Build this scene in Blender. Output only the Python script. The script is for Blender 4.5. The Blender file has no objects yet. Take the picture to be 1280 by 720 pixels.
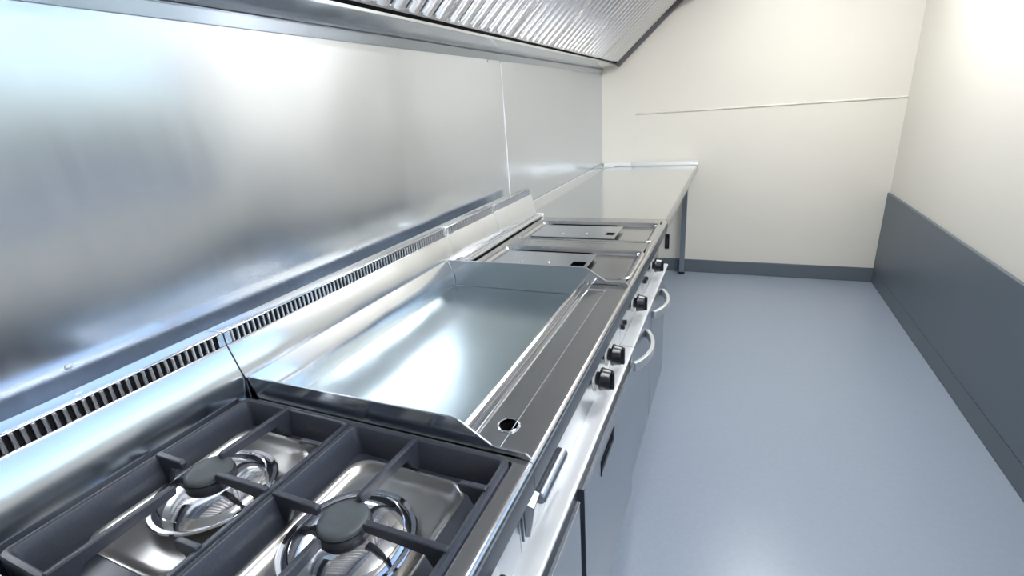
import bpy, bmesh, math, random
from mathutils import Matrix, Vector

random.seed(4)
scene = bpy.context.scene
COL = scene.collection

# ------------------------------------------------------------------ camera
cam_data = bpy.data.cameras.new('camera')
cam_data.sensor_fit = 'HORIZONTAL'
cam_data.sensor_width = 36.0
cam_data.lens = 36.0 * 611.5 / 1280.0
cam_data.clip_start = 0.02
cam = bpy.data.objects.new('camera', cam_data)
COL.objects.link(cam)
cam.matrix_world = Matrix(((0.91585, -0.07452, 0.39454, 0.97),
                           (0.39499, 0.34367, -0.85198, 0.0),
                           (-0.07210, 0.93613, 0.34418, 1.35),
                           (0, 0, 0, 1)))
scene.camera = cam

# ------------------------------------------------------------------ world: a bright, slightly hazy sky
world = bpy.data.worlds.new('sky')
scene.world = world
world.use_nodes = True
wn, wl = world.node_tree.nodes, world.node_tree.links
sky = wn.new('ShaderNodeTexSky')
sky.sky_type = 'NISHITA'
sky.sun_disc = False
sky.sun_elevation = math.radians(38)
sky.sun_rotation = math.radians(200)
sky.dust_density = 3.0
wl.new(sky.outputs['Color'], wn['Background'].inputs['Color'])
wn['Background'].inputs['Strength'].default_value = 0.30

# the serving hatch guides the daylight (a portal gives off no light of its own)
HY0, HY1, HZ0, HZ1 = -0.55, 1.95, 1.02, 2.02
pd = bpy.data.lights.new('hatch_portal', 'AREA')
pd.shape = 'RECTANGLE'
pd.size, pd.size_y = HY1 - HY0, HZ1 - HZ0
pd.cycles.is_portal = True
portal = bpy.data.objects.new('hatch_portal', pd)
COL.objects.link(portal)
portal.location = (2.035, (HY0 + HY1) / 2, (HZ0 + HZ1) / 2)
portal.rotation_euler = (math.pi / 2, 0, math.pi / 2)

# ------------------------------------------------------------------ exposure
scene.view_settings.view_transform = 'Standard'
scene.view_settings.look = 'None'
scene.view_settings.gamma = 1.0
scene.view_settings.use_curve_mapping = False
scene.view_settings.exposure = 0.68
scene.cycles.use_denoising = True
scene.cycles.max_bounces = 10
scene.cycles.glossy_bounces = 8
scene.cycles.diffuse_bounces = 6
LAMP_STRENGTH = 40.0


# ------------------------------------------------------------------ materials
def new_mat(name, color, metallic=0.0, rough=0.5, spec=0.5, coat=0.0):
    m = bpy.data.materials.new(name)
    m.use_nodes = True
    b = m.node_tree.nodes['Principled BSDF']
    b.inputs['Base Color'].default_value = (*color, 1)
    b.inputs['Metallic'].default_value = metallic
    b.inputs['Roughness'].default_value = rough
    b.inputs['Specular IOR Level'].default_value = spec
    b.inputs['Coat Weight'].default_value = coat
    return m


def steel(name, color, rough, grain=(1, 1, 1), grain_amt=0.06, wobble=0.0, wobble_scale=3.0, bump=0.0):
    """Brushed sheet steel: stretched noise in the roughness and a fine bump, optional slow sheet waviness."""
    m = new_mat(name, color, 1.0, rough)
    nt = m.node_tree
    n, l = nt.nodes, nt.links
    b = n['Principled BSDF']
    tc = n.new('ShaderNodeTexCoord')
    mp = n.new('ShaderNodeMapping')
    mp.inputs['Scale'].default_value = grain
    l.new(tc.outputs['Object'], mp.inputs['Vector'])
    nz = n.new('ShaderNodeTexNoise')
    nz.inputs['Scale'].default_value = 1.0
    nz.inputs['Detail'].default_value = 3.0
    l.new(mp.outputs['Vector'], nz.inputs['Vector'])
    mr = n.new('ShaderNodeMapRange')
    mr.inputs['To Min'].default_value = max(0.02, rough - grain_amt)
    mr.inputs['To Max'].default_value = rough + grain_amt
    l.new(nz.outputs['Fac'], mr.inputs['Value'])
    l.new(mr.outputs['Result'], b.inputs['Roughness'])
    prev = None
    if wobble:
        nw = n.new('ShaderNodeTexNoise')
        nw.inputs['Scale'].default_value = wobble_scale
        nw.inputs['Detail'].default_value = 1.0
        l.new(tc.outputs['Object'], nw.inputs['Vector'])
        bw = n.new('ShaderNodeBump')
        bw.inputs['Strength'].default_value = 1.0
        bw.inputs['Distance'].default_value = wobble
        l.new(nw.outputs['Fac'], bw.inputs['Height'])
        prev = bw
    if bump:
        bb = n.new('ShaderNodeBump')
        bb.inputs['Strength'].default_value = bump
        bb.inputs['Distance'].default_value = 0.0005
        l.new(nz.outputs['Fac'], bb.inputs['Height'])
        if prev:
            l.new(prev.outputs['Normal'], bb.inputs['Normal'])
        prev = bb
    if prev:
        l.new(prev.outputs['Normal'], b.inputs['Normal'])
    return m


def speckled(name, color, rough, scale, amt, bump=0.1):
    m = new_mat(name, color, 0.0, rough)
    nt = m.node_tree
    n, l = nt.nodes, nt.links
    b = n['Principled BSDF']
    tc = n.new('ShaderNodeTexCoord')
    nz = n.new('ShaderNodeTexNoise')
    nz.inputs['Scale'].default_value = scale
    nz.inputs['Detail'].default_value = 4.0
    l.new(tc.outputs['Object'], nz.inputs['Vector'])
    cr = n.new('ShaderNodeMixRGB')
    cr.inputs['Color1'].default_value = (*[c * (1 - amt) for c in color], 1)
    cr.inputs['Color2'].default_value = (*[min(1, c * (1 + amt)) for c in color], 1)
    l.new(nz.outputs['Fac'], cr.inputs['Fac'])
    l.new(cr.outputs['Color'], b.inputs['Base Color'])
    bp = n.new('ShaderNodeBump')
    bp.inputs['Strength'].default_value = bump
    bp.inputs['Distance'].default_value = 0.001
    l.new(nz.outputs['Fac'], bp.inputs['Height'])
    l.new(bp.outputs['Normal'], b.inputs['Normal'])
    return m


M = {}
M['cream'] = speckled('cream_wall_paint', (0.80, 0.765, 0.685), 0.38, 2.0, 0.02, 0.05)
M['ceiling'] = speckled('white_ceiling_board', (0.82, 0.81, 0.78), 0.45, 2.0, 0.02, 0.05)
M['floor'] = speckled('blue_grey_vinyl', (0.29, 0.34, 0.41), 0.30, 60.0, 0.06, 0.08)
M['wainscot'] = speckled('slate_grey_panel', (0.115, 0.14, 0.17), 0.4, 3.0, 0.04, 0.03)
M['skirting'] = new_mat('grey_vinyl_cove', (0.12, 0.145, 0.17), 0, 0.4)
M['wall_steel'] = steel('wall_sheet_steel', (0.65, 0.69, 0.745), 0.19, (30, 30, 3), 0.04, 0.014, 2.2)
M['top_steel'] = steel('brushed_top_steel', (0.53, 0.54, 0.545), 0.20, (400, 4, 40), 0.04, 0.0, bump=0.05)
M['flue_steel'] = steel('bright_flue_steel', (0.78, 0.81, 0.85), 0.16, (40, 4, 40), 0.05, 0.004, 6.0)
M['front_steel'] = steel('door_steel', (0.44, 0.47, 0.51), 0.30, (40, 6, 80), 0.02)
M['shaded_steel'] = steel('shade_darkened_steel', (0.13, 0.145, 0.165), 0.34, (40, 6, 80), 0.02)  # darkened copy of the sheet steel: shade and dark reflections put into the colour
M['panel_steel'] = steel('panel_steel', (0.62, 0.65, 0.69), 0.20, (40, 6, 40), 0.03)
M['worktop_steel'] = steel('worktop_steel', (0.74, 0.76, 0.77), 0.13, (4, 40, 40), 0.03)
M['frame_grey'] = new_mat('dark_grey_channel', (0.12, 0.115, 0.125), 0.0, 0.4)
M['plate_steel'] = steel('polished_griddle_plate', (0.56, 0.66, 0.70), 0.22, (6, 6, 6), 0.05, 0.0010, 4.0)
M['hood_steel'] = steel('hood_steel', (0.72, 0.72, 0.75), 0.22, (8, 40, 40), 0.05)
M['filter_steel'] = steel('filter_steel', (0.76, 0.75, 0.77), 0.32, (40, 40, 40), 0.015)
M['well_steel'] = steel('satin_well_steel', (0.52, 0.51, 0.49), 0.30, (20, 20, 20), 0.05)
M['satin_steel'] = steel('satin_upstand_steel', (0.80, 0.81, 0.80), 0.5, (20, 20, 20), 0.03)
M['control_steel'] = steel('control_panel_steel', (0.36, 0.39, 0.43), 0.24, (40, 6, 40), 0.03)
M['splash_steel'] = steel('splash_guard_steel', (0.66, 0.71, 0.77), 0.20, (40, 6, 40), 0.03)
M['chrome'] = steel('chrome', (0.80, 0.80, 0.82), 0.07, (4, 4, 4), 0.02)
M['iron'] = speckled('cast_iron', (0.040, 0.045, 0.060), 0.42, 220.0, 0.25, 0.3)
M['enamel'] = speckled('dark_enamel', (0.045, 0.052, 0.068), 0.28, 30.0, 0.1, 0.03)
M['cap'] = speckled('burner_cap_enamel', (0.085, 0.10, 0.105), 0.5, 120.0, 0.12, 0.1)
M['black'] = new_mat('black_plastic', (0.012, 0.012, 0.016), 0, 0.25)
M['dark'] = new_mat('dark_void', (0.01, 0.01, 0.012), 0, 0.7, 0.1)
M['rubber'] = new_mat('black_rubber', (0.018, 0.02, 0.026), 0, 0.55)
M['white'] = new_mat('white_plastic', (0.80, 0.80, 0.78), 0, 0.35)
M['sealant'] = new_mat('white_sealant', (0.86, 0.87, 0.87), 0, 0.3)
M['ledge'] = speckled('satin_ledge_steel', (0.76, 0.77, 0.77), 0.36, 20.0, 0.02, 0.02)
M['ledge'].node_tree.nodes['Principled BSDF'].inputs['Metallic'].default_value = 0.55
M['ink'] = new_mat('black_ink', (0.02, 0.02, 0.02), 0, 0.5)
M['asphalt'] = speckled('yard_asphalt', (0.16, 0.16, 0.165), 0.9, 40.0, 0.2, 0.3)
M['lamp'] = bpy.data.materials.new('lamp_glow')
M['lamp'].use_nodes = True
_b = M['lamp'].node_tree.nodes['Principled BSDF']
_b.inputs['Base Color'].default_value = (0.9, 0.9, 0.88, 1)
_b.inputs['Emission Color'].default_value = (0.97, 0.985, 1.0, 1)
_b.inputs['Emission Strength'].default_value = LAMP_STRENGTH


# ------------------------------------------------------------------ mesh builder
class MB:
    def __init__(self):
        self.v, self.f = [], []

    def add(self, vs, fs):
        o = len(self.v)
        self.v += [tuple(p) for p in vs]
        self.f += [tuple(i + o for i in q) for q in fs]
        return self

    def box(self, x0, x1, y0, y1, z0, z1):
        vs = [(x, y, z) for z in (z0, z1) for y in (y0, y1) for x in (x0, x1)]
        return self.add(vs, [(0, 2, 3, 1), (4, 5, 7, 6), (0, 1, 5, 4), (2, 6, 7, 3), (0, 4, 6, 2), (1, 3, 7, 5)])

    def sweep_y(self, prof, y0, y1):
        """closed profile of (x, z) extruded along y"""
        n = len(prof)
        vs = [(x, y0, z) for x, z in prof] + [(x, y1, z) for x, z in prof]
        fs = [(i, (i + 1) % n, n + (i + 1) % n, n + i) for i in range(n)]
        return self.add(vs, fs + [tuple(range(n))[::-1], tuple(range(n, 2 * n))])

    def sweep_x(self, prof, x0, x1):
        """closed profile of (y, z) extruded along x"""
        n = len(prof)
        vs = [(x0, y, z) for y, z in prof] + [(x1, y, z) for y, z in prof]
        fs = [(i, (i + 1) % n, n + (i + 1) % n, n + i) for i in range(n)]
        return self.add(vs, fs + [tuple(range(n))[::-1], tuple(range(n, 2 * n))])

    def sweep_z(self, prof, z0, z1):
        n = len(prof)
        vs = [(x, y, z0) for x, y in prof] + [(x, y, z1) for x, y in prof]
        fs = [(i, (i + 1) % n, n + (i + 1) % n, n + i) for i in range(n)]
        return self.add(vs, fs + [tuple(range(n))[::-1], tuple(range(n, 2 * n))])

    def lathe(self, c, prof, axis='z', seg=32, close=True):
        """prof: (radius, offset along axis); capped where it ends unless radius 0"""
        vs, fs = [], []
        for r, h in prof:
            for k in range(seg):
                a = 2 * math.pi * k / seg
                p, q = r * math.cos(a), r * math.sin(a)
                vs.append({'z': (c[0] + p, c[1] + q, c[2] + h),
                           'x': (c[0] + h, c[1] + p, c[2] + q),
                           'y': (c[0] + q, c[1] + h, c[2] + p)}[axis])
        for i in range(len(prof) - 1):
            for k in range(seg):
                k2 = (k + 1) % seg
                fs.append((i * seg + k, i * seg + k2, (i + 1) * seg + k2, (i + 1) * seg + k))
        if close:
            fs.append(tuple(range(seg))[::-1])
            t = (len(prof) - 1) * seg
            fs.append(tuple(range(t, t + seg)))
        return self.add(vs, fs)

    def cyl(self, c, r, h, axis='z', seg=24):
        return self.lathe(c, [(r, 0), (r, h)], axis, seg)

    def loops(self, rings, closed_last=True, closed_first=False):
        """skin through rings of equal vertex count"""
        n = len(rings[0])
        vs = [p for r in rings for p in r]
        fs = []
        for i in range(len(rings) - 1):
            for k in range(n):
                k2 = (k + 1) % n
                fs.append((i * n + k, i * n + k2, (i + 1) * n + k2, (i + 1) * n + k))
        if closed_last:
            fs.append(tuple(range((len(rings) - 1) * n, len(rings) * n)))
        if closed_first:
            fs.append(tuple(range(n))[::-1])
        return self.add(vs, fs)

    def frame_plate(self, x0, x1, y0, y1, z, loop):
        """flat sheet at z with outer rectangle and an inner loop (counter-clockwise from the +x+y quadrant,
        length divisible by 4) left open"""
        n = len(loop)
        q = n // 4
        vs = [(x1, y1, z), (x0, y1, z), (x0, y0, z), (x1, y0, z)] + [(a, b, z) for a, b in loop]
        fs = []
        for c in range(4):
            for k in range(q - 1):
                fs.append((c, 4 + c * q + k + 1, 4 + c * q + k))
            nxt = (c + 1) % 4
            fs.append((c, nxt, 4 + (nxt * q) % n, 4 + c * q + q - 1))
        return self.add(vs, fs)

    def strap(self, path, half_w, half_h, z):
        """flat bar following a path in plan: rectangular section"""
        rings = []
        for i, (x, y) in enumerate(path):
            a = path[max(0, i - 1)]
            b = path[min(len(path) - 1, i + 1)]
            t = Vector((b[0] - a[0], b[1] - a[1], 0)).normalized()
            nrm = Vector((-t.y, t.x, 0))
            p = Vector((x, y, z))
            rings.append([p + nrm * half_w - Vector((0, 0, half_h)), p - nrm * half_w - Vector((0, 0, half_h)),
                          p - nrm * half_w + Vector((0, 0, half_h)), p + nrm * half_w + Vector((0, 0, half_h))])
        return self.loops(rings, True, True)


def rrect(x0, x1, y0, y1, r, seg=5):
    """rounded rectangle, counter-clockwise, starting in the +x+y corner; 4*(seg+1) points"""
    out = []
    for cx, cy, a0 in ((x1 - r, y1 - r, 0), (x0 + r, y1 - r, 90), (x0 + r, y0 + r, 180), (x1 - r, y0 + r, 270)):
        for k in range(seg + 1):
            a = math.radians(a0 + 90 * k / seg)
            out.append((cx + r * math.cos(a), cy + r * math.sin(a)))
    return out


def at(loop, z):
    return [(x, y, z) for x, y in loop]


def link_mesh(name, mb, mat, loc, bevel, seg, smooth_angle):
    me = bpy.data.meshes.new(name)
    me.from_pydata([(p[0] - loc[0], p[1] - loc[1], p[2] - loc[2]) for p in mb.v], [], mb.f)
    bm = bmesh.new()
    bm.from_mesh(me)
    bmesh.ops.recalc_face_normals(bm, faces=bm.faces)
    bm.to_mesh(me)
    bm.free()
    me.polygons.foreach_set('use_smooth', [True] * len(me.polygons))
    me.set_sharp_from_angle(angle=math.radians(smooth_angle))
    me.materials.append(mat)
    o = bpy.data.objects.new(name, me)
    COL.objects.link(o)
    if bevel:
        b = o.modifiers.new('edge', 'BEVEL')
        b.width = bevel
        b.segments = seg
        b.limit_method = 'ANGLE'
        b.angle_limit = math.radians(30)
    return o


def thing(name, label, cat, loc, group=None):
    o = bpy.data.objects.new(name, None)
    o.empty_display_size = 0.1
    COL.objects.link(o)
    o.location = loc
    o['label'] = label
    o['category'] = cat
    if group:
        o['group'] = group
    return o


def base_of(o):
    while o.parent:
        o = o.parent
    return o


def part(name, mb, mat, parent, bevel=0.0, seg=2, smooth=35, label=None, stuff=False):
    o = link_mesh(name, mb, mat, base_of(parent).location, bevel, seg, smooth)
    o.parent = parent
    if label:
        o['label'] = label
    if stuff:
        o['kind'] = 'stuff'
    return o


def single(name, mb, mat, loc, label, cat, bevel=0.0, seg=2, group=None):
    o = link_mesh(name, mb, mat, loc, bevel, seg, 35)
    o.location = loc
    o['label'] = label
    o['category'] = cat
    if group:
        o['group'] = group
    return o


def struct(name, mb, mat, label=None, bevel=0.0):
    o = link_mesh(name, mb, mat, (0, 0, 0), bevel, 2, 35)
    o['kind'] = 'structure'
    if label:
        o['label'] = label
    return o


def copy_tree(o, parent=None):
    c = o.copy()
    COL.objects.link(c)
    if parent:
        c.parent = parent
    for ch in list(o.children):
        copy_tree(ch, c)
    return c


# ================================================================== THE ROOM
XR, YE, YB, ZC = 1.95, 4.02, -1.25, 2.25
struct('floor', MB().box(-0.06, XR + 0.06, YB - 0.06, YE + 0.06, -0.06, 0.0), M['floor'],
       'blue-grey vinyl floor of the narrow aisle')
struct('ceiling', MB().box(-0.06, XR + 0.06, YB - 0.06, YE + 0.06, ZC, ZC + 0.06), M['ceiling'], 'white ceiling')
wl_ = struct('wall_left', MB().box(-0.06, -0.004, YB - 0.06, YE + 0.06, 0, ZC), M['cream'],
             'long wall behind the cooking line, clad in sheet steel')
struct('wall_front', MB().box(-0.06, XR + 0.06, YE, YE + 0.06, 0, ZC), M['cream'], 'cream end wall past the worktop')
struct('wall_back', MB().box(-0.06, XR + 0.06, YB - 0.06, YB, 0, ZC), M['cream'], 'cream wall at the near end')
wr = MB()
wr.box(XR, XR + 0.06, YB, HY0, 0, ZC)
wr.box(XR, XR + 0.06, HY1, YE, 0, ZC)
wr.box(XR, XR + 0.06, HY0, HY1, 0, HZ0)
wr.box(XR, XR + 0.06, HY0, HY1, HZ1, ZC)
struct('wall_right', wr, M['cream'], 'cream wall across the aisle with the serving hatch')
hf = MB()
E_ = 0.003                     # the frame lines the opening, a hair inside it
hf.box(XR - 0.012, XR + 0.07, HY0 - 0.04, HY0 + E_, HZ0 - 0.04, HZ1 + 0.04)
hf.box(XR - 0.012, XR + 0.07, HY1 - E_, HY1 + 0.04, HZ0 - 0.04, HZ1 + 0.04)
hf.box(XR - 0.012, XR + 0.07, HY0 + E_, HY1 - E_, HZ0 - 0.04, HZ0 + E_)
hf.box(XR - 0.012, XR + 0.07, HY0 + E_, HY1 - E_, HZ1 - E_, HZ1 + 0.04)
struct('window_1', hf, M['hood_steel'], 'steel frame of the open serving hatch', 0.002)
struct('ground', MB().box(XR + 0.3, 40, -25, 30, -0.7, -0.6), M['asphalt'], 'asphalt yard outside the hatch')
struct('baseboard_front', MB().box(0.0, XR, YE - 0.012, YE, 0, 0.105), M['skirting'],
       'grey vinyl skirting along the end wall', 0.004)
struct('baseboard_right', MB().box(XR - 0.012, XR, YB, YE - 0.012, 0, 0.105), M['skirting'],
       'grey vinyl skirting along the hatch wall', 0.004)
struct('trim_3', MB().box(XR - 0.016, XR, YB, YE - 0.0125, 0.106, 0.64), M['wainscot'],
       'slate grey lower wall panel along the hatch side', 0.004)
struct('trim_1', MB().sweep_x([(YE, 1.231), (YE - 0.009, 1.236), (YE - 0.009, 1.240), (YE, 1.246)], 0.26, XR), M['cream'],
       'thin cream panel joint strip across the end wall', 0.002)
struct('trim_2', MB().box(0.0145, 0.235, YE - 0.012, YE, 0.851, 0.876).box(0.0145, 0.105, YE - 0.075, YE - 0.012, 0.8505, 0.8575), M['sealant'],
       'white sealant bead where worktop meets end wall', 0.004)

# steel cladding of the long wall: two sheets with a sealed joint
SEAM = 2.155
ZH = 1.548
p1 = part('steel_panel', MB().box(-0.004, 0.0, YB, SEAM - 0.003, 0.0, ZH + 0.02), M['wall_steel'], wl_, 0.001)
p2 = part('steel_panel', MB().box(-0.004, 0.0, SEAM + 0.003, YE, 0.0, ZH + 0.02), M['wall_steel'], wl_, 0.001)
sb = MB()
zz = 0.86
prev = None
rings = []
k = 0
while zz < ZH - 0.001:
    w = 0.0042 + 0.0016 * math.sin(k * 1.7) + 0.001 * math.sin(k * 0.6)
    if zz > 1.38:
        w *= 0.55
    dy = 0.0012 * math.sin(k * 0.9)
    rings.append([(-0.001, SEAM - w + dy, zz), (0.0016, SEAM - w * 0.6 + dy, zz), (0.003, SEAM + dy, zz),
                  (0.0016, SEAM + w * 0.6 + dy, zz), (-0.001, SEAM + w + dy, zz)])
    zz += 0.02
    k += 1
sb.loops(rings, True, True)
part('sealant_seam', sb, M['sealant'], wl_, label='uneven white sealant line between the two steel sheets')
for y_, z_ in ((1.05, 1.006), (0.35, 1.006), (2.03, 1.541)):
    part('panel_screw', MB().lathe((0, y_, z_), [(0.0055, 0.0), (0.005, 0.0018), (0.002, 0.003)], 'x', 12), M['chrome'], wl_)

# ================================================================== EXTRACTOR HOOD
HN, HFAR = -0.05, 3.985      # the hood ends just short of the end wall
hood = thing('extractor_hood', 'long steel extractor hood on the wall above the cooking line', 'hood', (0.0, 2.0, ZH))
part('back_flashing', MB().sweep_y([(0.001, ZH), (0.004, ZH), (0.020, ZH + 0.022), (0.018, ZH + 0.026), (0.001, ZH + 0.026)],
                                   HN, HFAR), M['front_steel'], hood, 0.0005)
part('gutter', MB().sweep_y([(0.001, ZH + 0.0265), (0.016, ZH + 0.0265), (0.100, ZH + 0.040), (0.126, ZH + 0.046), (0.126, ZH + 0.056),
                             (0.108, ZH + 0.056), (0.098, ZH + 0.046), (0.001, ZH + 0.034)], HN, HFAR), M['flue_steel'], hood, 0.002)
FX0, FZ0, FX1, FZ1 = 0.128, 1.604, 0.620, 2.028
tx, tz = FX1 - FX0, FZ1 - FZ0
tl = math.hypot(tx, tz)
tx, tz = tx / tl, tz / tl
nx, nz = tz, -tx             # outward (down and toward the aisle)


def slope(s, d):
    """point at distance s up the filter slope, d out from it"""
    return (FX0 + tx * s + nx * d, FZ0 + tz * s + nz * d)


def slope_prism(mb, s0, s1, y0, y1, d0, d1):
    mb.sweep_y([slope(s0, d0), slope(s1, d0), slope(s1, d1), slope(s0, d1)], y0, y1)
    return mb


ef = MB()
slope_prism(ef, -0.010, tl + 0.03, HFAR - 0.028, HFAR, -0.03, 0.030)
part('end_frame', ef, M['frame_grey'], hood, 0.002, label='dark grey channel closing the far end of the filters')
nf = MB()
slope_prism(nf, -0.004, tl + 0.03, HN, HN + 0.028, -0.03, 0.010)
part('end_frame', nf, M['front_steel'], hood, 0.002)
part('filter_rail', slope_prism(MB(), -0.006, 0.006, HN + 0.028, HFAR - 0.028, -0.032, -0.004), M['dark'], hood, 0.0)  # lower rail in black: shadow gap below the ribs put into its colour
part('filter_rail', slope_prism(MB(), tl + 0.002, tl + 0.03, HN + 0.028, HFAR - 0.028, -0.032, 0.008), M['hood_steel'], hood, 0.001)
sk = MB().sweep_y([(FX1 + 0.02, FZ1 + 0.03), (0.76, FZ1 + 0.03), (0.76, FZ1 - 0.03), (0.775, FZ1 - 0.03), (0.775, ZC - 0.002),
                   (0.0005, ZC - 0.002), (0.0005, ZC - 0.02), (FX1 + 0.02, ZC - 0.02)], HN, HFAR)
part('canopy', sk, M['hood_steel'], hood, 0.002)
bk = MB().box(0.0005, 0.006, HN, HFAR, ZH + 0.03, ZC - 0.02)
part('plenum', bk, M['hood_steel'], hood)
for ye in (HN, HFAR - 0.004):
    part('end_plate', MB().sweep_y([(0.0065, ZH + 0.058), (0.100, ZH + 0.058), slope(tl, -0.032), (FX1 + 0.019, FZ1 + 0.028), (FX1 + 0.019, ZC - 0.0205), (0.0065, ZC - 0.0205)], ye, ye + 0.004),
         M['hood_steel'], hood)

# baffle filters, every one a thing that lifts out
FW = (HFAR - HN - 0.056) / 8
FL = tl - 0.004


def make_filter(y0, label):
    y1 = y0 + FW
    px_, pz_ = slope(0, 0)
    t = thing('grease_filter', label, 'filter', (px_, (y0 + y1) / 2, pz_), 'grease filters under the extractor hood')
    fr = MB()
    slope_prism(fr, 0.008, 0.022, y0 + 0.001, y1 - 0.001, -0.028, 0.000)
    slope_prism(fr, FL - 0.016, FL, y0 + 0.001, y1 - 0.001, -0.028, 0.000)
    slope_prism(fr, 0.022, FL - 0.016, y0 + 0.001, y0 + 0.013, -0.028, 0.000)
    slope_prism(fr, 0.022, FL - 0.016, y1 - 0.013, y1 - 0.001, -0.028, 0.000)
    part('filter_frame', fr, M['hood_steel'], t, 0.001)
    back = MB()
    slope_prism(back, 0.010, FL - 0.002, y0 + 0.002, y1 - 0.002, -0.031, -0.028)
    part('back_plate', back, M['front_steel'], t)
    n = 7
    pitch = (FW - 0.016) / n
    for i in range(n):
        yc = y0 + 0.008 + pitch * (i + 0.5)
        w = pitch * 0.40
        sec = [(-w, -0.020), (-w, -0.006), (-w * 0.78, 0.001), (-w * 0.4, 0.0045), (0, 0.0055), (w * 0.4, 0.0045), (w * 0.78, 0.001), (w, -0.006), (w, -0.020)]
        r0 = []
        r1 = []
        for dy, d in sec:
            a = slope(0.0165, d)
            b = slope(FL - 0.012, d)
            r0.append((a[0], yc + dy, a[1]))
            r1.append((b[0], yc + dy, b[1]))
        part('baffle', MB().loops([r0, r1], True, True), M['filter_steel'], t)
    return t


flab = ['first in the row, against the cream end wall', 'second from the cream end wall', 'third from the cream end wall',
        'fourth from the cream end wall', 'fifth from the cream end wall', 'sixth from the cream end wall',
        'seventh from the cream end wall', 'last of the row, above the gas hob']
f0 = make_filter(HFAR - 0.028 - FW, 'ribbed steel grease filter in the hood, ' + flab[0])
for i in range(1, 8):
    c = copy_tree(f0)
    c.location.y = f0.location.y - FW * i
    c['label'] = 'ribbed steel grease filter in the hood, ' + flab[i]

# ================================================================== COOKING LINE: shared profiles
XF, ZT = 0.730, 0.850        # front edge and deck height
Y_HOB, Y_GRID, Y_FRY, Y_FRY2, Y_END = 0.125, 0.549, 1.337, 1.754, 2.171
FLUE_JOINT = 1.385


def front_lip(y0, y1):
    """rolled front edge hanging down over the control panel"""
    prof = [(XF - 0.022, ZT), (XF - 0.010, ZT)]
    for k in range(7):
        a = math.radians(90 - 15 * k)
        prof.append((XF - 0.010 + 0.010 * math.cos(a), ZT - 0.010 + 0.010 * math.sin(a)))
    prof += [(XF, 0.836), (XF - 0.004, 0.836), (XF - 0.004, ZT - 0.012), (XF - 0.012, ZT - 0.004), (XF - 0.022, ZT - 0.004)]
    return MB().sweep_y(prof, y0 + 0.0006, y1 - 0.0006)


def lip_band(y0, y1):  # front face of the lip, split off to carry shade in its colour
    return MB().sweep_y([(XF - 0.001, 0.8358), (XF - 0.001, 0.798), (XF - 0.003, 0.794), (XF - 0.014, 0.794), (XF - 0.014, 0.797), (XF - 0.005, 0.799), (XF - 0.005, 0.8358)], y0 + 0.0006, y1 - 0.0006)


def flue(y0, y1, foot):
    """steel riser at the back: sloping face and a flat top, open groove for the louvre strip.  foot: (x, z) of the face's lower edge"""
    prof = [(0.0015, 0.656), (0.0015, 0.928), (0.040, 0.928), (0.044, 0.932), (0.044, 0.984), (0.047, 0.986), (0.052, 0.9865), (0.096, 0.9895), (0.0985, 0.988), (0.0985, 0.986), (0.092, 0.9855), (0.092, 0.9625),
            (0.102, 0.962), (0.1045, 0.958), foot, (foot[0], 0.656)]
    return MB().sweep_y(prof, y0 + 0.0006, y1 - 0.0006)


def louvre(y0, y1):
    """row of little upright fins along the vent"""
    mb = MB()
    y = y0
    while y < y1:
        mb.sweep_z([(0.0966, y), (0.1005, y), (0.1020, y + 0.0012), (0.1024, y + 0.0026), (0.1020, y + 0.0040), (0.1005, y + 0.0052), (0.0966, y + 0.0052)], 0.9628, 0.9855)
        y += 0.0123
    return mb


def vent(y0, y1, t):
    part('vent_slot', MB().box(0.0922, 0.0965, y0 + 0.012, y1 - 0.012, 0.9628, 0.9853), M['dark'], t)
    part('vent_louvre', louvre(y0 + 0.014, y1 - 0.018), M['filter_steel'], t, stuff=True)
    for ya in (y0, y1 - 0.0118):
        part('vent_end', MB().box(0.0922, 0.1015, ya, ya + 0.0118, 0.9628, 0.9853), M['flue_steel'], t)


def knob_set(parent, y, z, x):
    """black rotary knob on a white printed dial"""
    d = part('dial_plate', MB().lathe((x, y, z + 0.004), [(0.036, 0.0), (0.036, 0.0012)], 'x', 28), M['white'], parent,
             label='white printed dial behind the knob')
    tk = MB()
    for k in range(9):
        a = math.radians(40 + 35 * k)
        c_, s_ = math.cos(a), math.sin(a)
        px, pz = y + 0.033 * c_, z + 0.004 + 0.033 * s_
        tk.box(x + 0.0012, x + 0.0016, px - 0.0012, px + 0.0012, pz - 0.0012, pz + 0.0012)
    part('dial_mark', tk, M['ink'], d, stuff=True)
    kb = part('knob', MB().lathe((x + 0.002, y, z), [(0.017, 0), (0.017, 0.010), (0.0290, 0.011), (0.0295, 0.015), (0.0275, 0.018),
                                                     (0.0255, 0.034), (0.0235, 0.037), (0.012, 0.0375)], 'x', 32), M['black'], parent, smooth=50)
    part('grip', MB().box(x + 0.037, x + 0.046, y - 0.006, y + 0.006, z - 0.024, z + 0.024), M['black'], kb, 0.003)
    return kb


PX = 0.697                    # face of the control panels

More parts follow.
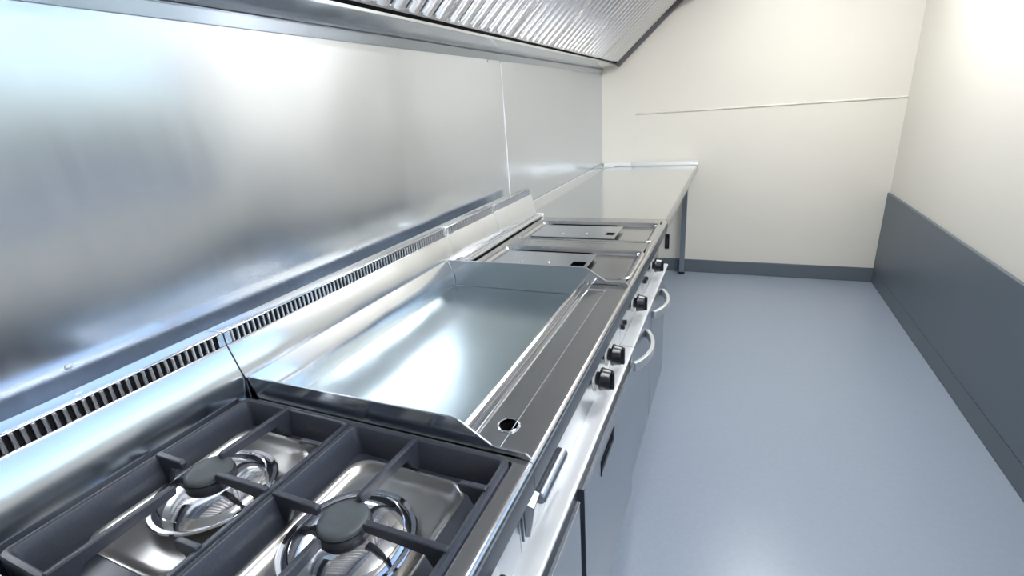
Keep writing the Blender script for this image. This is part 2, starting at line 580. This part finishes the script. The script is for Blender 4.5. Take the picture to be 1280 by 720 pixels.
# ================================================================== GAS HOB
hob = thing('gas_hob', 'gas hob with dark spill tray and two burners beside the griddle', 'hob', (0.40, 0.337, 0.67))
y0, y1 = Y_HOB, Y_GRID - 0.001
outer = rrect(0.133, 0.7005, y0 + 0.020, y1 - 0.010, 0.006, 3)
TZ = ZT - 0.040               # floor of the sunken spill tray
top = MB().frame_plate(0.129, XF - 0.0221, y0, y1, ZT, outer)
top.loops([at(outer, ZT), at(outer, ZT - 0.006)], False)
part('hob_top', top, M['top_steel'], hob, 0)
part('front_lip', front_lip(y0, y1), M['top_steel'], hob)
part('lip_band', lip_band(y0, y1), M['shaded_steel'], hob, label='steel band under the rolled edge, shade put into its colour')
part('flue', flue(y0, y1, (0.127, 0.893)), M['flue_steel'], hob, 0.001)
vent(y0 + 0.001, y1 - 0.001, hob)
WY0, WY1 = 0.225, 0.512
wells = [rrect(0.422, 0.640, WY0, WY1, 0.035, 5), rrect(0.150, 0.346, WY0, WY1, 0.035, 5)]
xm = 0.3965
tray = MB()
for (xa, xb), w in zip(((xm, 0.7004), (0.1331, xm)), wells):
    tray.frame_plate(xa, xb, y0 + 0.0201, y1 - 0.0101, TZ, w)
tray.loops([at(rrect(0.1331, 0.7004, y0 + 0.0201, y1 - 0.0101, 0.0002, 1), TZ), at(rrect(0.1331, 0.7004, y0 + 0.0201, y1 - 0.0101, 0.0002, 1), ZT - 0.006)], False)
part('spill_tray', tray, M['enamel'], hob)
for w, (wx0, wx1) in zip(wells, ((0.422, 0.640), (0.150, 0.346))):
    def inset(i):
        return rrect(wx0 + i, wx1 - i, WY0 + i, WY1 - i, max(0.035 - i * 0.3, 0.012), 5)
    wm = MB().loops([at(inset(0.0), TZ), at(inset(0.0), TZ + 0.0015), at(inset(0.003), TZ + 0.0015), at(inset(0.007), TZ - 0.003), at(inset(0.012), TZ - 0.010), at(inset(0.022), TZ - 0.013)])
    part('burner_well', wm, M['well_steel'], hob, smooth=60, label='pressed bright steel well under the burner')


def burner(cx, cy):
    zb = TZ - 0.0130
    b = part('burner', MB().lathe((cx, cy, zb), [(0.072, 0.0), (0.094, 0.016), (0.092, 0.018), (0.086, 0.0175), (0.083, 0.021), (0.078, 0.025), (0.076, 0.024),
                                                 (0.073, 0.026), (0.060, 0.033), (0.046, 0.037), (0.036, 0.037)], 'z', 48), M['chrome'], hob, smooth=30,
             label='chrome stepped burner bowl')
    part('burner_ring', MB().lathe((cx, cy, zb + 0.037), [(0.036, 0), (0.037, 0.006), (0.034, 0.009)], 'z', 40), M['rubber'], b)
    part('burner_cap', MB().lathe((cx, cy, zb + 0.046), [(0.030, 0), (0.0345, 0.002), (0.0345, 0.006), (0.032, 0.009), (0.024, 0.0100)], 'z', 40), M['cap'], b, smooth=50,
         label='dull grey-green burner cap')


burner(0.526, 0.364)
burner(0.248, 0.370)
part('body', MB().box(0.129, 0.690, y0 + 0.002, y1 - 0.001, 0.652, TZ - 0.016), M['front_steel'], hob)
part('control_panel', MB().box(0.690, PX, y0, y1 - 0.001, 0.6515, 0.83), M['control_steel'], hob, 0.001)
for yy in (0.235, 0.43):
    knob_set(hob, yy, 0.705, PX)


def make_grate(x0, x1, ya, yb, label):
    """cast-iron pan support: deep frame with fingers reaching in"""
    zb, zt = TZ + 0.0004, ZT + 0.010
    t = thing('pan_grate', label, 'grate', ((x0 + x1) / 2, (ya + yb) / 2, zb), 'pan grates on the gas hob')
    th = 0.010
    fr = MB()
    o_t = rrect(x0, x1, ya, yb, 0.012, 3)
    i_t = rrect(x0 + th, x1 - th, ya + th, yb - th, 0.008, 3)
    o_b = rrect(x0, x1, ya, yb, 0.012, 3)
    i_b = rrect(x0 + th + 0.006, x1 - th - 0.006, ya + th + 0.006, yb - th - 0.006, 0.008, 3)
    i_f = rrect(x0 + th + 0.0045, x1 - th - 0.0045, ya + th + 0.0045, yb - th - 0.0045, 0.008, 3)
    fr.loops([at(i_b, zb), at(o_b, zb), at(o_t, zt - 0.003), at(rrect(x0 + .002, x1 - .002, ya + .002, yb - .002, 0.011, 3), zt), at(rrect(x0 + th - .002, x1 - th + .002, ya + th - .002, yb - th + .002, 0.008, 3), zt),
              at(i_t, zt - 0.002), at(i_f, zb + 0.01), at(i_b, zb)], False)
    part('grate_frame', fr, M['iron'], t, smooth=50)

    def finger(root, tip, blunt):
        """upright blade from the frame to the burner: deep at the root, tapering to the tip"""
        r, p = Vector(root), Vector(tip)
        d = (p - r).normalized()
        s = Vector((-d.y, d.x)) * 0.0048
        ln = (p - r).length
        side = [(0, zb), (0, zt + 0.004), (ln - 0.004, zt + 0.003), (ln, zt - 0.001), (ln - 0.002, zt - 0.012), (blunt, zt - 0.016), (blunt * 0.55, zb + 0.006), (blunt * 0.4, zb)]
        vs = []
        for sg in (-1, 1):
            for l_, z_ in side:
                q = r + d * l_ + s * sg
                vs.append((q.x, q.y, z_))
        n = len(side)
        fs = [tuple(range(n))[::-1], tuple(range(n, 2 * n))] + [(i, (i + 1) % n, n + (i + 1) % n, n + i) for i in range(n)]
        part('grate_finger', MB().add(vs, fs), M['iron'], t, 0.002)
    cx, cy = (x0 + x1) / 2 - 0.022, (ya + yb) / 2 + 0.015
    finger((cx + 0.008, yb - th / 2), (cx + 0.002, cy + 0.032), 0.036)
    finger((cx, ya + th / 2), (cx, cy - 0.040), 0.036)
    finger((x1 - th / 2, cy), (cx + 0.038, cy), 0.034)
    finger((x0 + th / 2, cy), (cx - 0.038, cy), 0.034)
    for yy in (cy + 0.105, cy - 0.105):
        finger((x1 - th / 2, yy), (x1 - 0.050, yy), 0.030)
    return t


g1 = make_grate(0.400, 0.698, 0.155, 0.536, 'black cast-iron pan grate over the front burner, nearest the aisle')
g2 = make_grate(0.137, 0.3965, 0.155, 0.536, 'black cast-iron pan grate over the rear burner, against the wall')

# ================================================================== GRIDDLE
grd = thing('griddle', 'wide steel griddle with polished plate and low splash guards', 'griddle', (0.40, 0.943, 0.67))
y0, y1 = Y_GRID, Y_FRY - 0.001
PZ = 0.811
RX0, RX1 = 0.150, 0.582
part('griddle_plate', MB().box(RX0 - 0.002, RX1 + 0.004, y0 + 0.004, 1.322, PZ - 0.014, PZ), M['plate_steel'], grd,
     label='mirror-polished cooking plate')
# splash guard: rear sheet and two cut-off end sheets
part('rear_splash', MB().sweep_y([(0.1275, 0.8935), (0.132, 0.894), (0.144, 0.868), (0.152, 0.846), (0.1535, PZ), (0.151, PZ), (0.149, 0.846), (0.140, 0.868)], y0 + 0.002, 1.324),
     M['flue_steel'], grd)


def side_splash(ya, yb):
    """cut-off end sheet: high beside the plate, sloping down to a low strip beside the deck"""
    prof = [(0.1545, PZ + 0.0005), (0.1535, 0.846), (0.1335, 0.897), (0.590, 0.9), (0.603, 0.898), (0.658, 0.863), (0.668, 0.861), (0.716, 0.861), (0.727, 0.8515), (0.600, 0.8515), (0.584, 0.8515), (0.5825, PZ + 0.0005)]
    return MB().sweep_y(prof, ya, yb)


part('side_splash', side_splash(y0 + 0.0010, y0 + 0.0048), M['splash_steel'], grd, 0.0009, 2, 20, label='splash guard next to the hob')
part('side_splash', side_splash(1.3208, 1.3246), M['splash_steel'], grd, 0.0009, 2, 20, label='splash guard next to the fryers')
# front rim with its two raised lines
rim = [(0.583, PZ), (0.5835, 0.851), (0.585, 0.8555), (0.590, 0.8565), (0.593, 0.8545), (0.594, 0.8505), (0.599, 0.8505), (0.6005, 0.8535), (0.603, 0.8545), (0.6055, 0.8535), (0.607, 0.8505),
       (0.6125, 0.8505), (0.614, 0.853), (0.616, 0.8535), (0.618, 0.853), (0.6195, 0.850), (0.6195, 0.846), (0.586, 0.846), (0.586, PZ)]
part('front_rim', MB().sweep_y(rim, y0 + 0.005, 1.3205), M['chrome'], grd, smooth=30, label='bright ridged rim along the plate')
deck = MB()
hx, hy, hr = 0.6575, 0.620, 0.0165
ring = [(hx + hr * math.cos(2 * math.pi * k / 32 + math.pi / 64), hy + hr * math.sin(2 * math.pi * k / 32 + math.pi / 64)) for k in range(32)]
deck.frame_plate(0.6195, XF - 0.0221, y0 + 0.005, 0.70, ZT, ring)
deck.add([(0.6195, 0.70, ZT), (XF - 0.0221, 0.70, ZT), (XF - 0.0221, 1.3205, ZT), (0.6195, 1.3205, ZT)], [(0, 1, 2, 3)])
part('deck', deck, M['top_steel'], grd)
part('deck_seam', MB().sweep_y([(0.6655, ZT), (0.6660, ZT + 0.0007), (0.6667, ZT + 0.0007), (0.6672, ZT)], y0 + 0.006, 1.30), M['chrome'], grd)
part('corner_bead', MB().sweep_x([(1.268, ZT), (1.2695, ZT + 0.003), (1.272, ZT + 0.004), (1.2745, ZT + 0.003), (1.276, ZT)], 0.617, 0.668), M['chrome'], grd, 0.0005)
dr = part('drain_ring', MB().lathe((hx, hy, ZT), [(0.0162, -0.004), (0.0162, 0.0022), (0.0178, 0.0030), (0.0195, 0.0018), (0.0198, 0.0002)], 'z', 40, False), M['chrome'], grd,
          label='chrome ring of the grease drain hole')
part('drain_pipe', MB().lathe((hx, hy, ZT - 0.06), [(0.0162, 0.0), (0.0162, 0.057)], 'z', 32, False).lathe((hx, hy, ZT - 0.061), [(0.0161, 0), (0.0161, 0.001)], 'z', 32), M['dark'], dr)
part('front_lip', front_lip(y0, y1), M['top_steel'], grd)
part('lip_band', lip_band(y0, y1), M['shaded_steel'], grd, label='steel band under the rolled edge, shade put into its colour')
fl = flue(y0, FLUE_JOINT, (0.127, 0.893))
part('flue', fl, M['flue_steel'], grd, 0.001)
vent(y0 + 0.001, FLUE_JOINT - 0.001, grd)
part('body', MB().box(0.129, 0.690, y0 + 0.001, y1 - 0.001, 0.652, PZ - 0.016), M['front_steel'], grd)
part('control_panel', MB().box(0.690, PX, y0, y1 - 0.002, 0.6515, 0.83), M['control_steel'], grd, 0.001)
knob_set(grd, 1.045, 0.705, PX)
knob_set(grd, 1.175, 0.705, PX)
# grease drawer with a rolled handle
dw = part('grease_drawer', MB().box(PX, PX + 0.004, 0.556, 0.735, 0.672, 0.782), M['control_steel'], grd, 0.001)
part('drawer_handle', MB().lathe((PX + 0.019, 0.590, 0.738), [(0.010, 0), (0.0125, 0.003), (0.0125, 0.122), (0.010, 0.125)], 'y', 20).box(PX + 0.004, PX + 0.016, 0.592, 0.713, 0.742, 0.750),
     M['front_steel'], dw, label='rolled dark steel handle of the grease drawer')
part('end_flap', MB().add([(PX + 0.004, 0.560, 0.750), (PX + 0.004, 0.590, 0.758), (PX + 0.004, 0.590, 0.690), (PX + 0.004, 0.560, 0.680),
                           (PX + 0.022, 0.562, 0.744), (PX + 0.022, 0.590, 0.752), (PX + 0.012, 0.590, 0.690), (PX + 0.012, 0.562, 0.680)],
                          [(0, 1, 2, 3), (4, 5, 6, 7), (0, 1, 5, 4), (1, 2, 6, 5), (2, 3, 7, 6), (3, 0, 4, 7)]), M['control_steel'], dw, 0.001)

# ================================================================== BASE CABINET under hob and griddle
cab = thing('base_cabinet', 'long steel base cabinet carrying the hob and the griddle', 'cabinet', (0.40, 0.73, 0.0))
y0, y1 = Y_HOB, Y_FRY - 0.002
CX = 0.726                     # cabinet face; doors stand proud of it
part('body', MB().box(0.06, CX - 0.012, y0, y1, 0.12, 0.6495), M['front_steel'], cab, 0.001)
part('ledge', MB().sweep_y([(0.690, 0.648), (0.690, 0.6508), (0.732, 0.6508), (0.738, 0.649), (0.739, 0.645), (0.736, 0.644), (CX - 0.012, 0.644), (CX - 0.012, 0.648)], y0, y1), M['ledge'], cab,
     label='pale satin ledge below the control panels')
part('fascia', MB().box(CX - 0.012, CX, y0, y1, 0.612, 0.6438), M['shaded_steel'], cab, 0.001, label='narrow steel band under the ledge, shade put into its colour')  # plain steel lying in shade; the dark tone is in the colour
part('kick_plate', MB().box(0.10, 0.60, y0 + 0.03, y1 - 0.002, 0.0, 0.1195), M['rubber'], cab)
part('door_gap', MB().box(CX - 0.012, CX + 0.001, 0.735, 0.766, 0.125, 0.6118), M['rubber'], cab, label='black strip between the two doors')
part('door_gap', MB().box(CX - 0.012, CX + 0.001, 1.316, y1, 0.125, 0.6118), M['rubber'], cab, label='black strip beside the fryers')
DX = 0.742
da = part('door', MB().box(CX - 0.0118, DX, y0 + 0.006, 0.734, 0.125, 0.606), M['front_steel'], cab, 0.002)
part('top_edge', MB().box(CX - 0.010, DX + 0.0006, y0 + 0.006, 0.734, 0.6062, 0.6095), M['chrome'], da)
db = MB()
loopy = rrect(0.905, 1.045, 0.528, 0.572, 0.004, 2)   # (y, z) opening of the pull
n = len(loopy)
ya, yb, za, zb = 0.767, 1.315, 0.125, 0.606
fp = MB().frame_plate(ya, yb, za, zb, 0.0, loopy)
db.add([(DX, a, b) for a, b, _ in fp.v], fp.f)
db.loops([[(DX, a, b) for a, b in loopy], [(DX - 0.012, a, b) for a, b in loopy]], False)
db.add([(DX, ya, za), (DX, yb, za), (DX, yb, zb), (DX, ya, zb), (CX - 0.0118, ya, za), (CX - 0.0118, yb, za), (CX - 0.0118, yb, zb), (CX - 0.0118, ya, zb)],
       [(0, 1, 5, 4), (1, 2, 6, 5), (2, 3, 7, 6), (3, 0, 4, 7), (4, 5, 6, 7)])
dbo = part('door', db, M['front_steel'], cab)
part('top_edge', MB().box(CX - 0.010, DX + 0.0006, ya, yb, 0.6062, 0.6095), M['chrome'], dbo)
part('door_handle', MB().loops([[(DX - 0.0115, a, b) for a, b in rrect(0.9055, 1.0445, 0.5285, 0.5715, 0.004, 2)], [(DX - 0.0030, a, b) for a, b in rrect(0.907, 1.043, 0.530, 0.570, 0.004, 2)]], True, True)
     .box(DX - 0.011, DX + 0.0015, 0.9055, 1.0445, 0.5675, 0.5715).box(DX - 0.011, DX + 0.0015, 0.9055, 0.9095, 0.5285, 0.5675), M['dark'], dbo, label='recessed black slot handle')


# ================================================================== FRYERS
def make_fryer(y0, label):
    y1 = y0 + (Y_FRY2 - Y_FRY) - 0.001
    t = thing('fryer', label, 'fryer', (0.40, (y0 + y1) / 2, 0.0), 'lidded steel fryers in the cooking line')
    X0 = 0.160
    # pressed top: raised outer border, sunken pan
    px0, px1, py0, py1 = 0.196, 0.700, y0 + 0.050, y1 - 0.088

    def ins(i, r=0.022):
        return rrect(px0 + i, px1 - i, py0 + i, py1 - i, r, 6)
    tp = MB().frame_plate(X0, XF - 0.0221, y0 + 0.0006, y1 - 0.0002, ZT, ins(-0.016, 0.036))
    tp.loops([at(ins(-0.016, 0.036), ZT), at(ins(-0.013, 0.034), ZT + 0.0025), at(ins(-0.009, 0.030), ZT + 0.0035), at(ins(-0.004, 0.026), ZT + 0.0025), at(ins(0.000), ZT - 0.001),
              at(ins(0.003), ZT - 0.006), at(ins(0.006), ZT - 0.0095), at(ins(0.011), ZT - 0.0115), at(ins(0.018, 0.018), ZT - 0.012)], False)
    tank = rrect(0.245, 0.545, py0 + 0.030, py1 - 0.035, 0.02, 5)
    fpn = MB().frame_plate(px0 + 0.018, px1 - 0.018, py0 + 0.018, py1 - 0.018, ZT - 0.012, tank)
    # the sheet's corner is square, the loop above rounded: cover by running the sheet under it
    tp.add(fpn.v, fpn.f)
    part('fryer_top', tp, M['top_steel'], t, smooth=60)
    tk = MB().loops([at(rrect(0.243, 0.547, py0 + 0.028, py1 - 0.033, 0.021, 5), ZT - 0.012), at(rrect(0.243, 0.547, py0 + 0.028, py1 - 0.033, 0.021, 5), ZT - 0.0005),
                     at(rrect(0.2445, 0.5455, py0 + 0.0295, py1 - 0.0345, 0.02, 5), ZT - 0.0005), at(rrect(0.2445, 0.5455, py0 + 0.0295, py1 - 0.0345, 0.02, 5), ZT - 0.20)], True)
    part('tank', tk, M['dark'], t, label='dark oil tank under the lid')
    part('front_lip', front_lip(y0, y1), M['top_steel'], t)
    part('lip_band', lip_band(y0, y1), M['shaded_steel'], t, label='steel band under the rolled edge, shade put into its colour')
    part('rear_rail', MB().sweep_y([(0.128, ZT - 0.01), (0.128, ZT + 0.012), (0.132, ZT + 0.016), (0.146, ZT + 0.016), (0.150, ZT + 0.012), (0.150, ZT - 0.01)], y0 + 0.001, y1 - 0.0002), M['flue_steel'], t, 0.001)
    part('rail_gap', MB().box(0.1505, 0.1598, y0 + 0.001, y1 - 0.001, ZT - 0.03, ZT - 0.006), M['dark'], t)
    fy0 = FLUE_JOINT if abs(y0 - Y_FRY) < 0.01 else y0
    part('flue', flue(fy0, y1, (0.127, 0.862)), M['flue_steel'], t, 0.001)
    vent(fy0 + 0.001, y1 - 0.001, t)
    part('body', MB().box(0.129, 0.688, y0 + 0.001, y1 - 0.001, 0.12, 0.632), M['front_steel'], t, 0.001)
    for ya in (y0 + 0.001, y1 - 0.003):
        part('side_sheet', MB().box(0.129, 0.688, ya, ya + 0.002, 0.632, ZT - 0.016), M['front_steel'], t)
    part('control_panel', MB().box(0.6885, PX, y0 + 0.001, y1 - 0.001, 0.6325, 0.83), M['control_steel'], t, 0.001)
    knob_set(t, y0 + 0.218, 0.705, PX)
    for dy in (0.030, 0.062):
        part('indicator_light', MB().lathe((PX, y0 + dy, 0.700), [(0.0085, 0), (0.0085, 0.006), (0.006, 0.009)], 'x', 16), M['black'], t)
    part('ledge', MB().sweep_y([(0.6975, 0.648), (0.6975, 0.6508), (0.732, 0.6508), (0.738, 0.649), (0.739, 0.645), (0.736, 0.644), (CX - 0.012, 0.644), (CX - 0.012, 0.648)], y0 + 0.001, y1 - 0.001),
         M['ledge'], t)
    d = part('door', MB().box(0.6885, 0.730, y0 + 0.004, y1 - 0.004, 0.125, 0.6415), M['front_steel'], t, 0.002)
    # bow handle
    path = []
    ha, hb = y0 + 0.030, y0 + 0.282
    for k in range(17):
        s = k / 16
        bow = math.sin(math.pi * s) ** 0.8
        path.append((0.7345 + 0.036 * bow, ha + (hb - ha) * s))
    part('door_handle', MB().strap(path, 0.0065, 0.0150, 0.566), M['satin_steel'], d, 0.002, label='curved bow handle standing off the door')
    for xx in (0.16, 0.62):
        for yy in (y0 + 0.05, y1 - 0.05):
            part('foot', MB().lathe((xx, yy, 0.0), [(0.026, 0), (0.026, 0.012), (0.018, 0.016), (0.018, 0.1195)], 'z', 16), M['front_steel'], t)
    return t


fr1 = make_fryer(Y_FRY, 'stainless steel fryer right beside the griddle, nearer of the two fryers')
fr2 = make_fryer(Y_FRY2, 'stainless steel fryer beside the plain worktop, farther of the two fryers')


def make_lid(t, ya, yb, x0, x1, sl, label, rivets):
    zl = ZT + 0.0002
    mb = MB()
    sx0, sx1, sy0, sy1 = sl
    lp = [(sx1, sy1), (sx0, sy1), (sx0, sy0), (sx1, sy0)]
    th = 0.003
    fpt = MB().frame_plate(x0, x1, ya, yb, zl + th, lp)
    fpb = MB().frame_plate(x0, x1, ya, yb, zl, lp)
    mb.add(fpt.v, fpt.f).add(fpb.v, fpb.f)
    ou = [(x1, yb), (x0, yb), (x0, ya), (x1, ya)]
    mb.loops([at(ou, zl), at(ou, zl + th)], False)
    mb.loops([at(lp, zl), at(lp, zl + th)], False)
    t = part('lid', mb, M['panel_steel'], t, label=label)
    part('lid_shadow_strip', MB().box(x0, x1, ya, ya + 0.002, zl - 0.0065, zl), M['dark'], t, label='shadow gap under the lid edge, drawn as a dark strip')  # dark strip painted in for the shadow gap below the lid
    for rx, ry in rivets:
        part('lid_screw', MB().lathe((rx, ry, zl + th), [(0.0055, 0), (0.005, 0.002), (0.0025, 0.0035)], 'z', 12), M['chrome'], t)
    return t


make_lid(fr1, Y_FRY + 0.062, 1.602, 0.230, 0.562, (0.505, 0.551, 1.466, 1.512), 'flat steel lid with a black slot on the fryer beside the griddle', ((0.327, 1.484), (0.424, 1.492)))
make_lid(fr2, Y_FRY2 + 0.066, 2.010, 0.230, 0.572, (0.527, 0.560, 1.868, 1.908), 'flat steel lid with a black slot on the fryer beside the worktop', ((0.354, 1.869), (0.450, 1.880)))

# ================================================================== WORKTOP past the fryers
wt = thing('worktop', 'plain mirror-bright steel worktop between the fryers and the end wall', 'worktop', (0.38, 3.1, 0.0))
wy0, wy1 = Y_END + 0.001, YE - 0.0125
part('top', MB().box(0.014, XF - 0.010, wy0, wy1, ZT - 0.004, ZT), M['worktop_steel'], wt)
part('front_edge', MB().sweep_y([(XF - 0.010, ZT), (XF - 0.003, ZT - 0.001), (XF, ZT - 0.005), (XF, ZT - 0.040), (XF - 0.004, ZT - 0.040), (XF - 0.004, ZT - 0.008), (XF - 0.010, ZT - 0.004)], wy0, wy1),
     M['top_steel'], wt)
part('upstand', MB().sweep_y([(0.001, ZT - 0.004), (0.001, ZT + 0.030), (0.011, ZT + 0.030), (0.0135, ZT + 0.026), (0.0139, ZT - 0.004)], wy0, wy1), M['flue_steel'], wt, 0.001)
part('end_upstand', MB().sweep_x([(wy1 - 0.016, ZT + 0.0002), (wy1 - 0.008, ZT + 0.003), (wy1 - 0.003, ZT + 0.010), (wy1 - 0.001, ZT + 0.034), (wy1, ZT + 0.034), (wy1, ZT + 0.0002)], 0.237, XF),
     M['satin_steel'], wt, smooth=60)
for lx in (0.09, 0.655):
    for ly in (wy0 + 0.06, wy1 - 0.06):
        part('leg', MB().box(lx - 0.018, lx + 0.018, ly - 0.018, ly + 0.018, 0.02, ZT - 0.0042), M['front_steel'], wt, 0.002)
        part('foot', MB().lathe((lx, ly, 0), [(0.024, 0), (0.024, 0.012), (0.014, 0.02)], 'z', 14), M['black'], wt)
part('corner_glint', MB().box(0.085, 0.150, wy0 + 0.001, wy0 + 0.030, ZT + 0.0002, ZT + 0.014), M['sealant'], wt, 0.003, label='white block painted as the bright reflection behind the far fryer')  # white block added for bright reflections at the fryer's rear corner

# black outlet low on the end wall under the worktop
so = thing('wall_outlet', 'small black outlet on the end wall under the worktop', 'outlet', (0.528, YE, 0.245))
part('plate', MB().box(0.511, 0.545, YE - 0.010, YE - 0.0002, 0.185, 0.305), M['black'], so, 0.002)
part('rocker', MB().box(0.521, 0.535, YE - 0.013, YE - 0.0102, 0.215, 0.275), M['rubber'], so, 0.001)

# ================================================================== CEILING LAMPS over the aisle
def lamp(y, label):
    t = thing('ceiling_lamp', label, 'lamp', (1.36, y, ZC), 'ceiling lamps over the aisle')
    part('housing', MB().box(1.30, 1.42, y - 0.55, y + 0.55, ZC - 0.030, ZC - 0.0005), M['white'], t, 0.002)
    part('diffuser', MB().sweep_y([(1.305, ZC - 0.0305), (1.312, ZC - 0.048), (1.408, ZC - 0.048), (1.415, ZC - 0.0305)], y - 0.54, y + 0.54), M['lamp'], t)
    return t


lamp(2.75, 'long white ceiling lamp over the aisle beside the worktop')
lamp(0.75, 'long white ceiling lamp over the aisle beside the griddle')
